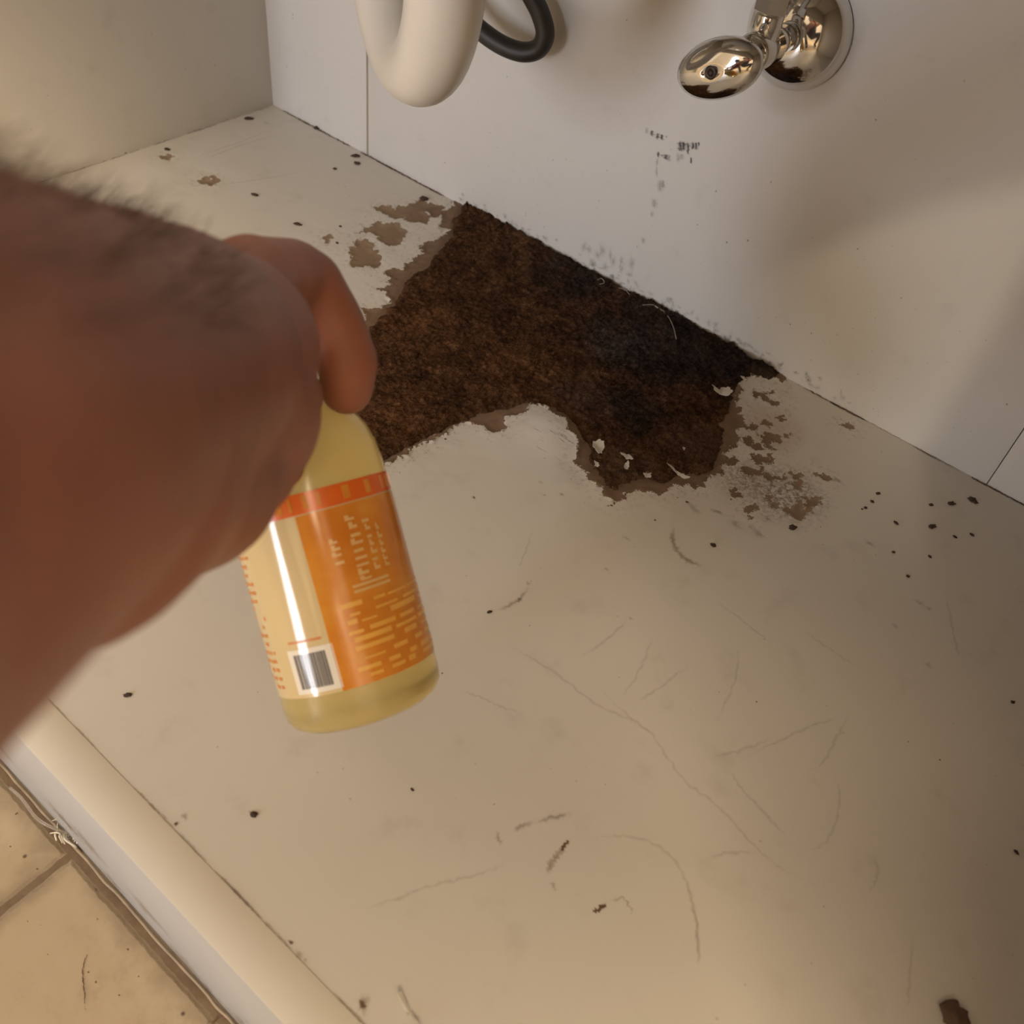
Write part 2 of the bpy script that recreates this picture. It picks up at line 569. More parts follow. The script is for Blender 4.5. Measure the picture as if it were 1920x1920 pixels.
ROTP = [(868, 378), (905, 395), (1000, 450), (1150, 530), (1300, 610), (1462, 700), (1440, 712), (1408, 702), (1388, 728), (1372, 752), (1362, 800), (1356, 850), (1342, 884),
        (1310, 894), (1280, 890), (1245, 908), (1215, 900), (1180, 912), (1150, 926), (1128, 905), (1104, 872), (1098, 840), (1078, 800), (1040, 768), (1000, 757), (960, 766), (900, 782), (845, 806), (800, 826),
        (762, 846), (728, 862), (692, 878), (668, 840), (650, 790), (655, 700), (690, 612), (716, 585), (742, 555), (756, 528), (772, 512), (800, 497), (822, 475), (828, 455), (845, 440), (850, 415)]


def jag(P, seed=0, it=3, k=.22):
    g = np.random.default_rng(seed); P = np.array(P, float)[:, :2]
    for _ in range(it):
        Q = np.roll(P, -1, 0); d = Q - P; n = np.stack([-d[:, 1], d[:, 0]], 1)
        mid = (P + Q) / 2 + n * np.clip(g.normal(0, k, (len(P), 1)), -.4, .4) + d * g.uniform(-.12, .12, (len(P), 1))
        P = np.stack([P, mid], 1).reshape(-1, 2)
    return P


def to_floor(P): return [F(x, y)[:2] for x, y in P]


def lin(a, b, step): return np.linspace(a, b, max(2, int(round((b - a) / step)) + 1))


xs = np.unique(np.concatenate([lin(0, .04, .004), lin(.04, .70, .00115), lin(.70, CW, .006)]))
ys = np.unique(np.concatenate([lin(-CD + .0193, -.30, .006), lin(-.30, .0002, .00115)]))
GX, GY = np.meshgrid(xs, ys, indexing='ij')
peel = sdf(jag(to_floor(PEEL), 3, 2, .16), GX, GY)
for c in CHIPS: peel = np.maximum(peel, sdf(jag(to_floor(c), len(c), 2, .22), GX, GY) + .0007)
rot = sdf(to_floor(ROTP), GX, GY)
bulge = np.exp(-np.clip(-peel, 0, 1) / .02) * (peel < 0)
Z = -.0012 * np.clip(peel / .004, 0, 1) + .0006 * bulge * vnoise(GX, GY, 60, 3)
# the skin has blistered and lifted round the tongue that still covers the middle of the edge
tx, ty = F(1040, 800)[:2]
Z += .0045 * np.exp(-((GX - tx) ** 2 + (GY - ty) ** 2) / (2 * .016 ** 2)) * (peel < .001)
Z += .0014 * np.clip(1 - np.abs(rot + .002) / .008, 0, 1) * (peel > 0)
me, _ = grid_mesh('bottom_panel', xs, ys, Z)
set_attr(me, 'peel', peel * 1000); set_attr(me, 'rot', rot * 1000)


def bottom_material():
    t = NT('peeling_melamine')
    peel = t.attr('peel'); rot = t.attr('rot')
    nz = t.math('MULTIPLY', t.math('SUBTRACT', t.noise(230, 6, .72), .5), 11.0)
    nz2 = t.math('MULTIPLY', t.math('SUBTRACT', t.noise(650, 4, .65), .5), 4.5)
    p = t.math('ADD', peel, t.math('ADD', nz, nz2))
    mask = t.step(p, -.12, .12)
    # skin
    a = t.noise(7, 4); b = t.noise(40, 5)
    skin = t.mix(t.math('MULTIPLY', a, .7), WHITE, tuple(x * k for x, k in zip(WHITE, (.93, .9, .85))))
    skin = t.mix(t.math('MULTIPLY', t.step(b, .54, .8), .2), skin, (.33, .27, .20))
    near = t.step(p, -16, 0)
    skin = t.mix(t.math('MULTIPLY', t.math('MULTIPLY', near, t.step(t.noise(300, 5, .7), .5, .68)), .45), skin, (.25, .17, .11))
    skin = t.mix(t.math('MULTIPLY', t.step(p, -1.2, 0), .25), skin, (.80, .76, .66))
    # pinkish damp staining right of the hole and grey mildew in front of it
    dm = t.blob(tuple(F(1440, 800)), .004, .034)
    skin = t.mix(t.math('MULTIPLY', dm, .40), skin, (.42, .27, .18))
    dm = t.math('MULTIPLY', t.blob(tuple(F(1470, 925)), .006, .034), t.step(t.noise(330, 5, .7), .40, .62))
    skin = t.mix(t.math('MULTIPLY', dm, .85), skin, (.15, .115, .10))
    dm = t.math('MULTIPLY', t.blob(tuple(F(1395, 900)), .004, .024), t.step(t.noise(420, 5, .7), .42, .6))
    skin = t.mix(t.math('MULTIPLY', dm, .7), skin, (.20, .125, .09))
    # hairline cracks on the lifted tongue
    mp = t.n('ShaderNodeMapping'); mp.inputs['Rotation'].default_value = (0, 0, .5); mp.inputs['Scale'].default_value = (60, 520, 100)
    t.l(t.pos(), mp.inputs[0])
    cr = t.math('MULTIPLY', t.step(t.noise(1.0, 4, .7, mp.outputs[0]), .60, .66), t.blob(tuple(F(1050, 825)), .006, .026))
    skin = t.mix(t.math('MULTIPLY', cr, .75), skin, (.13, .09, .06))
    # bare board
    board = t.ramp(t.noise(130, 6, .7), [(.25, (.16, .095, .058)), (.55, (.25, .155, .098)), (.8, (.33, .215, .14))])
    wet = t.step(t.math('ADD', rot, t.math('MULTIPLY', t.noise(120, 4), 8.0)), -48, -4)
    board = t.mix(t.math('MULTIPLY', wet, .72), t.mix(.72, board, (.34, .25, .165)), t.mix(.38, board, (.11, .058, .036)))
    c = t.mix(mask, skin, board)
    rf = t.mix(mask, (.40,) * 3, (.9,) * 3)
    h = t.math('ADD', t.math('MULTIPLY', mask, -1.0), t.math('MULTIPLY', t.math('MULTIPLY', t.noise(1500, 4, .7), mask), .7))
    t.set(Base_Color=c, Roughness=rf, Normal=t.bump(h, .7, .0006))
    t.b.inputs['Specular IOR Level'].default_value = .35
    return t.m


bottom = link('bottom_panel', me, [bottom_material()], vanity)
bottom['label'] = 'white laminate cabinet floor, peeled and stained'
box('bottom_core', (0, -CD + .0192, -.016), (CW, -.0004, -.0035), plain('chipboard', (.25, .17, .11), .9), vanity)

# ---- stains and scratches of the bottom panel
dc = Decals((0, 0, 1), .0002)
scr = [[(856, 1291), (896, 1307), (938, 1324), (985, 1342)], [(944, 1205), (989, 1230), (1056, 1274), (1110, 1316), (1176, 1348), (1219, 1378)], [(1086, 1251), (1140, 1306), (1182, 1345), (1228, 1384), (1280, 1460), (1347, 1513), (1420, 1593), (1480, 1637), (1570, 1670)],
       [(1226, 1191), (1199, 1257), (1161, 1315)], [(1297, 1242), (1243, 1285), (1185, 1324)], [(1388, 1206), (1376, 1279), (1339, 1363)],
       [(1003, 983), (980, 1049), (971, 1064)], [(1182, 1158), (1143, 1194), (1080, 1239)],
       [(1457, 1380), (1390, 1407), (1323, 1420)], [(1600, 1330), (1570, 1380), (1547, 1423), (1513, 1453)], [(1360, 1433), (1390, 1477), (1440, 1533), (1493, 1587)],
       [(1283, 1647), (1300, 1697), (1310, 1780), (1305, 1817)], [(1560, 1447), (1573, 1487), (1567, 1540), (1547, 1580), (1503, 1600)],
       [(1637, 1593), (1645, 1640), (1628, 1680)], [(1077, 1577), (1150, 1568), (1223, 1581), (1274, 1628), (1300, 1705), (1309, 1777), (1307, 1818)],
       [(647, 1703), (713, 1695), (800, 1664), (859, 1650), (917, 1632), (961, 1613)], [(1320, 1610), (1370, 1598), (1420, 1600)],
       [(1500, 1180), (1560, 1220), (1620, 1260)], [(1330, 1120), (1400, 1170), (1450, 1210)], [(1400, 1420), (1500, 1370), (1590, 1340)],
       [(1770, 1100), (1790, 1200), (1800, 1240)], [(1710, 1740), (1705, 1830), (1702, 1900)], [(330, 320), (460, 270), (540, 250)], [(350, 355), (500, 335), (590, 318)],
       [(350, 300), (440, 270), (520, 240)]]
for s in scr: dc.line([F(*p) for p in s], .0012, LINE)
dc.line([F(924, 1149), F(956, 1135), F(977, 1122), F(995, 1094)], .0017, SOFT)
dc.line([F(1266, 975), F(1261, 1010), F(1273, 1037), F(1297, 1055), F(1335, 1066)], .0030, TAN)
dc.line([F(932, 1555), F(934, 1570), F(943, 1588)], .0017, SOFT)
dc.line([F(960, 1557), F(980, 1549), F(1000, 1541)], .0019, SOFT)
dc.line([F(1000, 1543), F(1035, 1533), F(1075, 1526)], .0017, SOFT)
dc.line([F(1068, 1572), F(1048, 1600), F(1030, 1625), F(1023, 1640)], .0026, TAN)
dc.line([F(1068, 1574), F(1060, 1584), F(1050, 1597)], .0014, BROWN)
dc.line([F(1033, 1652), F(1045, 1672)], .0014, SOFT)
dc.line([F(1106, 1713), F(1125, 1704), F(1140, 1692)], .0018, BROWN)
dc.line([F(1136, 1695), F(1165, 1684), F(1180, 1700), F(1187, 1723)], .001, SOFT)
# grime along the joints
for k in range(26):
    x0 = random.uniform(0, .2); dc.line([(x0, -.0012, .0), (x0 + .012, -.0012, 0), (x0 + .025, -.0010, 0)], random.uniform(.0010, .0020), BROWN)
for k in range(46):
    x0 = random.uniform(.545, CW - .03); dc.line([(x0, -.0012, .0), (x0 + .012, -.0012, 0), (x0 + .025, -.0010, 0)], random.uniform(.0005, .0012), random.choice((BROWN, TAN)))
for k in range(30):
    y0 = -.33 * k / 30 - random.uniform(0, .01); dc.line([(.0015, y0, 0), (.0015, y0 - .012, 0), (.0015, y0 - .024, 0)], random.uniform(.001, .0018), SOFT)
for k in range(40):
    x0 = random.uniform(.05, .7); yj = -CD + .0194
    dc.line([(x0, yj, .0003), (x0 + .012, yj, .0003), (x0 + .024, yj, .0003)], random.uniform(.0005, .0009), random.choice((SOFT, TAN, TAN)), .0002)
BL = [(240, 1304, 12, BROWN, 9), (347, 1531, 14, TAN, 8), (330, 1545, 6, BROWN, 6), (476, 1528, 13, BROWN, 10), (918, 1148, 6, BROWN, 4), (1228, 976, 5, BROWN, 4),
      (682, 1884, 17, TAN, 15), (680, 1886, 11, BROWN, 8), (1288, 942, 7, BROWN, 5), (1723, 1131, 20, GREY, 10), (1742, 1143, 9, GREY, 12), (1677, 1174, 16, GREY, 9), (1740, 1248, 14, GREY, 10),
      (560, 1790, 10, TAN, 8), (545, 1768, 8, BROWN, 4), (572, 1800, 7, SOFT, 5), (887, 934, 14, TAN, 6), (1013, 905, 14, SOFT, 5), (1053, 928, 10, SOFT, 7), (1021, 929, 8, TAN, 5), (889, 934, 8, BROWN, 4),
      (1420, 1000, 30, SOFT, 14), (1440, 975, 22, TAN, 12), (1380, 985, 26, SOFT, 12), (1345, 960, 26, TAN, 10), (1300, 955, 26, SOFT, 12), (1570, 900, 24, TAN, 12), (1630, 1020, 26, SOFT, 12),
      (990, 1095, 10, SOFT, 7), (975, 1125, 10, SOFT, 7), (1137, 1068, 8, SOFT, 5), (1182, 1160, 9, SOFT, 6), (1175, 1010, 16, SOFT, 5), (440, 224, 9, SOFT, 4),
      (1600, 770, 10, SOFT, 6), (500, 232, 14, SOFT, 6)]
for x, y, r, mi, r2 in BL:
    s = .00026 * (1.0 if y > 600 else 1.35); dc.blob(F(x, y), r * s, mi, r2 * s, random.uniform(-.4, .4))
for k in range(150):
    x = random.uniform(.05, .82); y = random.uniform(-.45, -.01)
    dc.blob((x, y, 0), random.uniform(.0004, .0011), random.choice((SOFT, BROWN, SOFT, TAN)))
for k in range(70):                    # crumbs of dirt worked into the skin round the hole
    x, y = random.choice(PEEL); p = F(x, y); dc.blob((p[0] + random.gauss(0, .014), min(-.002, p[1] + random.gauss(0, .010)), 0), random.uniform(.0005, .0016), random.choice((SOFT, BROWN)))
add_decals(bottom, dc, 1)

# ---- rotted chipboard: swollen, fibrous, crumbling
RS = .00068
rx = lin(.19, .56, RS); ry = lin(-.30, .0004, RS)
RX, RY = np.meshgrid(rx, ry, indexing='ij')
rs = sdf(to_floor(ROTP), RX, RY)
rn = rs + .0035 * vnoise(RX, RY, 130, 11, 4, .62)
n1 = vnoise(RX, RY, 45, 21, 5, .6); n2 = vnoise(RX, RY, 320, 31, 3, .7); n3 = vnoise(RX, RY, 16, 41, 3)
back = np.clip(1 + RY / .05, 0, 1)
RZ = np.clip(rn / .006, 0, 1) * (.0022 + .0016 * n1 + .0008 * n3 + .0042 * back) + .0013 * n2 * np.clip(rn / .003, 0, 1) - .0011
me, idx = grid_mesh('rotted_core', rx, ry, RZ, rn > 0)
set_attr(me, 'edge', (rs.reshape(-1)[idx]) * 1000)


def rot_material():
    t = NT('rotted_chipboard')
    edge = t.attr('edge')
    a = t.noise(22, 5, .6); b = t.noise(230, 6, .78); c0 = t.noise(1100, 3, .7)
    mp = t.n('ShaderNodeMapping'); mp.inputs['Scale'].default_value = (620, 230, 400); mp.inputs['Rotation'].default_value = (0, 0, .6)
    t.l(t.pos(), mp.inputs[0])
    fb = t.noise(1, 5, .75, mp.outputs[0], 1.2)
    f = t.math('ADD', t.math('MULTIPLY', b, .45), t.math('ADD', t.math('MULTIPLY', fb, .35), t.math('MULTIPLY', c0, .2)))
    f = t.math('ADD', f, t.math('MULTIPLY', t.math('SUBTRACT', t.noise(60, 4, .6), .5), .28))
    c = t.ramp(f, [(.36, (.012, .006, .003)), (.46, (.056, .025, .011)), (.56, (.145, .067, .030)), (.68, (.33, .185, .095))])
    red = t.math('MAXIMUM', t.blob(tuple(F(770, 610)), .01, .055), t.math('MAXIMUM', t.blob(tuple(F(960, 690)), .01, .05), t.blob(tuple(F(740, 800)), .01, .05)))
    c = t.mix(t.math('MULTIPLY', red, .55), c, t.mix(t.step(f, .36, .66), (.03, .012, .005), (.30, .135, .055)))
    red = t.math('MAXIMUM', t.blob(tuple(F(1090, 745)), .006, .03), t.math('MAXIMUM', t.blob(tuple(F(1320, 840)), .006, .036), t.blob(tuple(F(1180, 880)), .006, .03)))
    c = t.mix(t.math('MULTIPLY', red, .7), c, t.mix(t.step(f, .36, .66), (.065, .034, .02), (.22, .125, .078)))
    # black mould towards the wall and on the right
    blk = t.math('MAXIMUM', t.blob(tuple(F(1250, 640)), .03, .08), t.math('MAXIMUM', t.blob(tuple(F(1400, 690)), .02, .055), t.blob(tuple(F(1080, 520)), .01, .055)))
    blk = t.math('MAXIMUM', blk, t.math('MULTIPLY', t.blob(tuple(F(1180, 770)), .01, .04), .8))
    blk = t.math('MULTIPLY', blk, t.step(a, .22, .52))
    c = t.mix(t.math('MULTIPLY', blk, .85), c, t.mix(t.step(f, .40, .70), (.006, .005, .006), (.060, .046, .045)))
    # grey fluffy mildew patch
    gr = t.math('MULTIPLY', t.blob(tuple(F(1155, 645)), .004, .034), t.step(f, .40, .62))
    c = t.mix(t.math('MULTIPLY', gr, .6), c, (.17, .145, .145))
    rim = t.step(edge, 7, 0)
    c = t.mix(t.math('MULTIPLY', rim, .30), c, t.mix(f, (.07, .038, .022), (.21, .125, .08)))
    t.set(Base_Color=c, Roughness=.95, Normal=t.bump(f, 1.0, .0035))
    t.b.inputs['Specular IOR Level'].default_value = .12
    return t.m


rotted = link('rotted_core', me, [rot_material()], vanity)
rotted['label'] = 'dark brown rotted chipboard, fibrous and mouldy'

# loose wood fibres standing out of the rot
bm = bmesh.new()
kx, ky = np.where(rn > .0005)
sel = RNG.choice(len(kx), 5200, replace=False)
for s in sel:
    i, j = kx[s], ky[s]
    p = Vector((rx[i], ry[j], RZ[i, j]))
    L = random.uniform(.0008, .0030); a = random.uniform(0, 6.283)
    d = Vector((math.cos(a), math.sin(a), random.uniform(.05, .8))).normalized()
    q = p + d * L
    if q.y > -.0004: q.y = -.0004
    u, v = frame_of(d); w = random.uniform(.00006, .00016)
    b = [bm.verts.new(p - Vector((0, 0, .0004)) + w * (u * math.cos(t) + v * math.sin(t))) for t in (0, 2.09, 4.19)]
    tp = bm.verts.new(q)
    mi = random.choice((0, 0, 0, 1, 1, 2))
    for k in range(3):
        f = bm.faces.new((b[k], b[(k + 1) % 3], tp)); f.material_index = mi
fib = from_bm('wood_fibre', bm, [plain('fibre_dark', (.030, .016, .009), .95), plain('fibre_brown', (.085, .045, .022), .95), plain('fibre_tan', (.20, .125, .07), .95)], vanity)
fib['kind'] = 'stuff'; fib['label'] = 'loose brown wood fibres'

# ---- curled flakes of laminate left on the rot and at its rim
FLK = plain('loose_laminate_flake', (.60, .56, .48), .5, scale=300, var=.12)


def flake(poly, lift, curl):
    P = to_floor(poly); c = np.mean(P, 0)
    bm = bmesh.new()
    out = []
    for i, p in enumerate(P):
        q = P[(i + 1) % len(P)]
        for k in range(4):
            m = p + (q - p) * k / 4 + RNG.normal(0, .0004, 2); out.append(m)
    ax = np.array([math.cos(curl), math.sin(curl)])
    zf = lambda m, o: lift + .9 * abs(np.dot(m - c, ax)) ** 1.3 * 2.2 + o
    vt = [bm.verts.new((m[0], m[1], zf(m, .0003))) for m in out]; vb = [bm.verts.new((m[0], m[1], zf(m, 0))) for m in out]
    ct = bm.verts.new((c[0], c[1], zf(c, .0003))); cb = bm.verts.new((c[0], c[1], zf(c, 0)))
    n = len(out)
    for k in range(n):
        j = (k + 1) % n
        bm.faces.new((ct, vt[k], vt[j])); bm.faces.new((cb, vb[j], vb[k])); bm.faces.new((vt[k], vb[k], vb[j], vt[j]))
    bmesh.ops.recalc_face_normals(bm, faces=bm.faces)
    return from_bm('laminate_flake', bm, FLK, vanity, False)


for poly, lift, curl in (
        (z4((930, 835), (975, 845), (1000, 825), (1030, 830), (1050, 875), (1020, 890), (980, 870), (940, 855)), .0042, .3),
        (z4((1100, 755), (1120, 758), (1145, 782), (1125, 785)), .0035, .6),
        (z4((225, 1150), (265, 1140), (285, 1160), (275, 1215), (255, 1225), (220, 1180)), .0030, 1.2),
        (z4((385, 1225), (440, 1222), (460, 1262), (420, 1250)), .0030, .2),
        (z4((410, 1275), (430, 1262), (435, 1300), (412, 1310)), .0026, .9),
        (z4((525, 1330), (565, 1330), (568, 1355), (530, 1352)), .0022, .2),
        (z4((665, 1285), (690, 1290), (745, 1330), (795, 1370), (765, 1365), (720, 1330)), .0022, .8),
        (z4((755, 1185), (770, 1188), (765, 1202)), .0040, .8),
        (z4((235, 1262), (255, 1270), (252, 1295), (236, 1290)), .0026, .4),
        (z3((575, 315), (620, 308), (655, 332), (600, 345)), .0026, .4)):
    flake(poly, lift + .0012, curl)
# lifted chip near the front rail
fk = flake([(746, 1868), (752, 1866), (775, 1905), (790, 1930), (780, 1935), (758, 1900)], .0004, .2)

# ---- stains on the back
dc = Decals((0, -1, 0), .00012)


def wl(pts, w, mi): dc.line([W(*p) for p in pts], w, mi, .0002)


for x, y0, y1, w, mi in ((1213, 238, 252, .0016, GREY), (1222, 243, 256, .0018, BLACK), (1232, 248, 262, .0020, BLACK), (1241, 250, 264, .0018, BLACK),
                         (1275, 262, 286, .0026, BLACK), (1283, 263, 284, .0020, BLACK), (1290, 263, 292, .0016, BLACK), (1298, 264, 282, .0016, BLACK), (1305, 264, 284, .0018, BLACK), (1310, 265, 276, .001, BLACK),
                         (1272, 285, 306, .0018, GREY), (1279, 287, 300, .0016, GREY), (1296, 292, 309, .0012, BLACK), (1234, 282, 296, .0014, BLACK), (1233, 294, 312, .0012, GREY),
                         (1248, 288, 300, .0026, BLACK), (1255, 288, 304, .0018, GREY), (1238, 334, 362, .0026, GREY), (1244, 335, 356, .0018, GREY), (1227, 370, 392, .0028, GREY), (1222, 395, 408, .0018, GREY),
                         (1232, 310, 334, .0010, GREY), (1207, 444, 458, .0022, GREY)):
    w *= 1.35
    wl([(x, y0), (x + random.uniform(-1, 1), (y0 + y1) / 2), (x - 1, y1)], w, mi)
for x0, y0 in ((1105, 468), (1120, 478), (1130, 470), (1150, 490), (1165, 488), (1185, 494), (1135, 500), (1165, 505), (1095, 462), (1180, 515), (1145, 478), (1110, 490)):
    dc.blob(W(x0, y0), random.uniform(.0025, .0045), GREY, random.uniform(.004, .0075), random.uniform(-.2, .2))
for k in range(120):                    # dirt specks, thickest just above the rot
    x = random.uniform(.22, .66); z = abs(random.gauss(0, .05)) + .004
    dc.blob((x, 0, z), random.uniform(.0003, .0009), random.choice((BLACK, GREY, SOFT)))
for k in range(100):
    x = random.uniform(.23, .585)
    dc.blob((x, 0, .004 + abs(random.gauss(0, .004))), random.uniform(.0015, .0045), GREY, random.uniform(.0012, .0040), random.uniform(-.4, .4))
add_decals(bp[1], dc, 1)
# hairs caught along the edge
HAIR = plain('pale_hair', (.55, .47, .36), .4)
bm = bmesh.new()
for pts in ([(1228, 574), (1250, 590), (1262, 612), (1268, 636)], [(1120, 525), (1128, 522), (1133, 530), (1124, 533)], [(1205, 572), (1225, 572), (1246, 584)], [(1160, 540), (1172, 543), (1180, 552)]):
    add_tube(bm, catmull([Vector(A(x, y, np.linalg.norm(F(x, y) - CAM) / np.linalg.norm(ray(x, y)) * .985)) for x, y in pts], 8), .00018, 6)
for k in range(30):
    x = random.uniform(.26, .56); a = random.uniform(.5, 2.6)
    p = Vector((x, -.001, .004)); L = random.uniform(.003, .009)
    add_tube(bm, catmull([p, p + Vector((math.cos(a) * L * .5, -.0006, math.sin(a) * L * .6)), p + Vector((math.cos(a) * L, -.0004, math.sin(a) * L * .6 + random.uniform(-.002, .001)))], 4), .00010, 5)
o = from_bm('stray_hair', bm, HAIR, vanity); o['kind'] = 'stuff'; o['label'] = 'fine pale fibres along the foot of the back panel'

# ---- counter and basin above (they shade the inside of the cabinet)
ctr = tag(box('countertop', (-.05, -.53, CH + .001), (CW + .05, .028, CH + .036), plain('counter_white', (.75, .72, .67), .25), None, .004),
          'white countertop over the sink cabinet', 'countertop')
sink = empty('sink_basin', (.372, -.192, CH - .02), 'white oval basin hanging under the countertop', 'sink')
bm = bmesh.new()
add_lathe(bm, (.372, -.235, CH - .0005), (0, 0, -1), [(.0, .225), (.06, .222), (.13, .205), (.19, .175), (.235, .125), (.262, .07), (.272, .03)], 56, (1, 0, 0), 1.0, .74)
from_bm('bowl', bm, plain('sink_porcelain', (.80, .78, .74), .12), sink)

# ================================================================== P-trap
M_PVC = NT('white_pvc')
M_PVC.set(Base_Color=M_PVC.mix(M_PVC.noise(40, 4), (.70, .645, .555), (.76, .71, .63)), Roughness=.28)
M_PVC = M_PVC.m
tr = .0192
fa = Vector(A(829, 110, .462)); ba = Vector(A(712, 0, .55))
u = Vector((ba.x - fa.x, ba.y - fa.y, 0)); sepn = u.length; u.normalize()
zb = .2415                                 # height of the centres of the bend
R_ = sepn / 2
trap = empty('p_trap', (fa.x, fa.y, 0.15), 'white plastic drain trap hanging under the sink, its bend facing down', 'pipe')
pts = [Vector((fa.x, fa.y, .375)), Vector((fa.x, fa.y, .34)), Vector((fa.x, fa.y, .30)), Vector((fa.x, fa.y, .265))]
cen = Vector((fa.x, fa.y, zb)) + u * R_
for k in range(0, 25):
    a = math.pi * k / 24
    pts.append(cen + Vector((0, 0, -R_ * math.sin(a))) - u * (R_ * math.cos(a)))
bx = Vector((fa.x, fa.y, 0)) + u * sepn
pts += [Vector((bx.x, bx.y, zb + .02)), Vector((bx.x, bx.y, zb + .045)), Vector((bx.x, bx.y, zb + .06))]
bm = bmesh.new(); add_tube(bm, pts, tr, 36)
from_bm('trap_bend', bm, M_PVC, trap)
bm = bmesh.new()
e = [Vector((bx.x, bx.y, zb + .061))]
for k in range(1, 9):
    a = math.pi / 2 * k / 8
    e.append(Vector((bx.x, bx.y + .035 * (1 - math.cos(a)), zb + .061 + .035 * math.sin(a))))
e.append(Vector((bx.x, .0015, zb + .096)))
add_tube(bm, e, tr * .9, 30); from_bm('trap_arm', bm, M_PVC, trap)
bm = bmesh.new(); add_lathe(bm, (bx.x, bx.y, zb + .048), (0, 0, 1), [(0, .022), (.001, .0255), (.018, .0255), (.02, .022)], 16)
from_bm('slip_nut', bm, M_PVC, trap)
bm = bmesh.new(); add_lathe(bm, (fa.x, fa.y, .33), (0, 0, 1), [(0, .022), (.001, .0255), (.02, .0255), (.022, .022)], 16)
from_bm('slip_nut', bm, M_PVC, trap)

# ================================================================== black supply hose
hose = empty('supply_hose', (.30, -.02, .13), 'black rubber water hose looping down behind the white drain trap', 'hose')
M_RUB = NT('black_rubber')
M_RUB.set(Base_Color=M_RUB.mix(M_RUB.noise(80, 4), (.018, .015, .014), (.035, .03, .027)), Roughness=.48)
hp = [(800, -75, .035), (838, -12, .032), (880, 38, .029), (930, 78, .026), (975, 97, .022), (1008, 92, .018), (1022, 65, .017), (1013, 25, .017), (990, -20, .018), (965, -70, .019), (945, -130, .02)]
bm = bmesh.new(); add_tube(bm, catmull([Vector(W(x, y, -d)) for x, y, d in hp], 10), .0064, 24)
from_bm('hose_jacket', bm, M_RUB.m, hose)
M_CHR = NT('chrome')
M_CHR.set(Base_Color=(.72, .70, .67), Metallic=1.0, Roughness=M_CHR.ramp(M_CHR.noise(300, 3), [(.35, (.04,) * 3), (.75, (.14,) * 3)]))
M_CHR = M_CHR.m
for (x, y, d), (x2, y2, d2) in ((hp[0], hp[1]), (hp[-1], hp[-2])):
    bm = bmesh.new()
    p = Vector(W(x, y, -d)); q = Vector(W(x2, y2, -d2)); add_lathe(bm, p, p - q, [(-.002, .0072), (0, .0075), (.014, .0075), (.016, .006)], 20)
    from_bm('hose_ferrule', bm, M_CHR, hose)

# ================================================================== shut-off valve
vc = Vector(W(1500, 58))
valve = empty('shutoff_valve', vc, 'chrome shut-off valve with an oval handle on a round wall flange', 'valve')
out = Vector((0, -1, 0))
bm = bmesh.new()
add_lathe(bm, vc, out, [(.0002, .0308), (.0012, .0314), (.003, .0313), (.0055, .0304), (.0085, .0289), (.0115, .0267), (.0143, .0239), (.0168, .0205), (.0188, .0166), (.0200, .0130), (.0206, .0105), (.0207, .0078)], 64)
from_bm('escutcheon', bm, M_CHR, valve)
bm = bmesh.new()
add_lathe(bm, vc + out * .018, out, [(0, .0075), (.018, .0075)], 30)
add_lathe(bm, vc + out * .0355, out, [(0, .0085), (.001, .0100), (.020, .0100), (.022, .0085)], 6 * 5)
add_lathe(bm, vc + out * .057, out, [(0, .0082), (.010, .0082), (.011, .007)], 30)
from_bm('valve_body', bm, M_CHR, valve)
up0 = vc + out * .047
bm = bmesh.new(); add_lathe(bm, up0, (0, 0, 1), [(0, .0078), (.018, .0078), (.019, .0072)], 30); from_bm('outlet_spud', bm, M_CHR, valve)
bm = bmesh.new(); prism(bm, up0 + Vector((0, 0, .019)), (0, 0, 1), 6, .0094, .012, .0008); from_bm('compression_nut', bm, M_CHR, valve, True, 25)
bm = bmesh.new(); add_tube(bm, catmull([up0 + Vector((0, 0, .03)), up0 + Vector((0, 0, .08)), up0 + Vector((-.02, .0, .16)), up0 + Vector((-.03, -.02, .27))], 8), .0048, 18)
from_bm('supply_tube', bm, M_CHR, valve)
bm = bmesh.new(); add_lathe(bm, vc + out * .0665, out, [(0, .0045), (.021, .0045)], 20); from_bm('valve_stem', bm, M_CHR, valve)
# oval handle, tilted
hc = vc + out * .0875
hu = Vector((math.cos(.52), 0, math.sin(.52)))
bm = bmesh.new()
add_lathe(bm, hc, out, [(-.002, .004), (-.0015, .013), (.000, .0195), (.0022, .0218), (.0045, .0212), (.0075, .0182), (.0098, .013), (.0111, .007), (.0115, .0035), (.0105, .0030), (.0100, .001)], 64, hu, 1.14, .68)
hd = from_bm('valve_handle', bm, M_CHR, valve)
bm = bmesh.new(); add_lathe(bm, hc + out * .0098, out, [(0, .0034), (.0016, .0034), (.0021, .0027), (.0019, .0016), (.0010, .0012)], 24)
from_bm('handle_screw', bm, plain('dark_screw', (.06, .045, .035), .45, .7), valve)

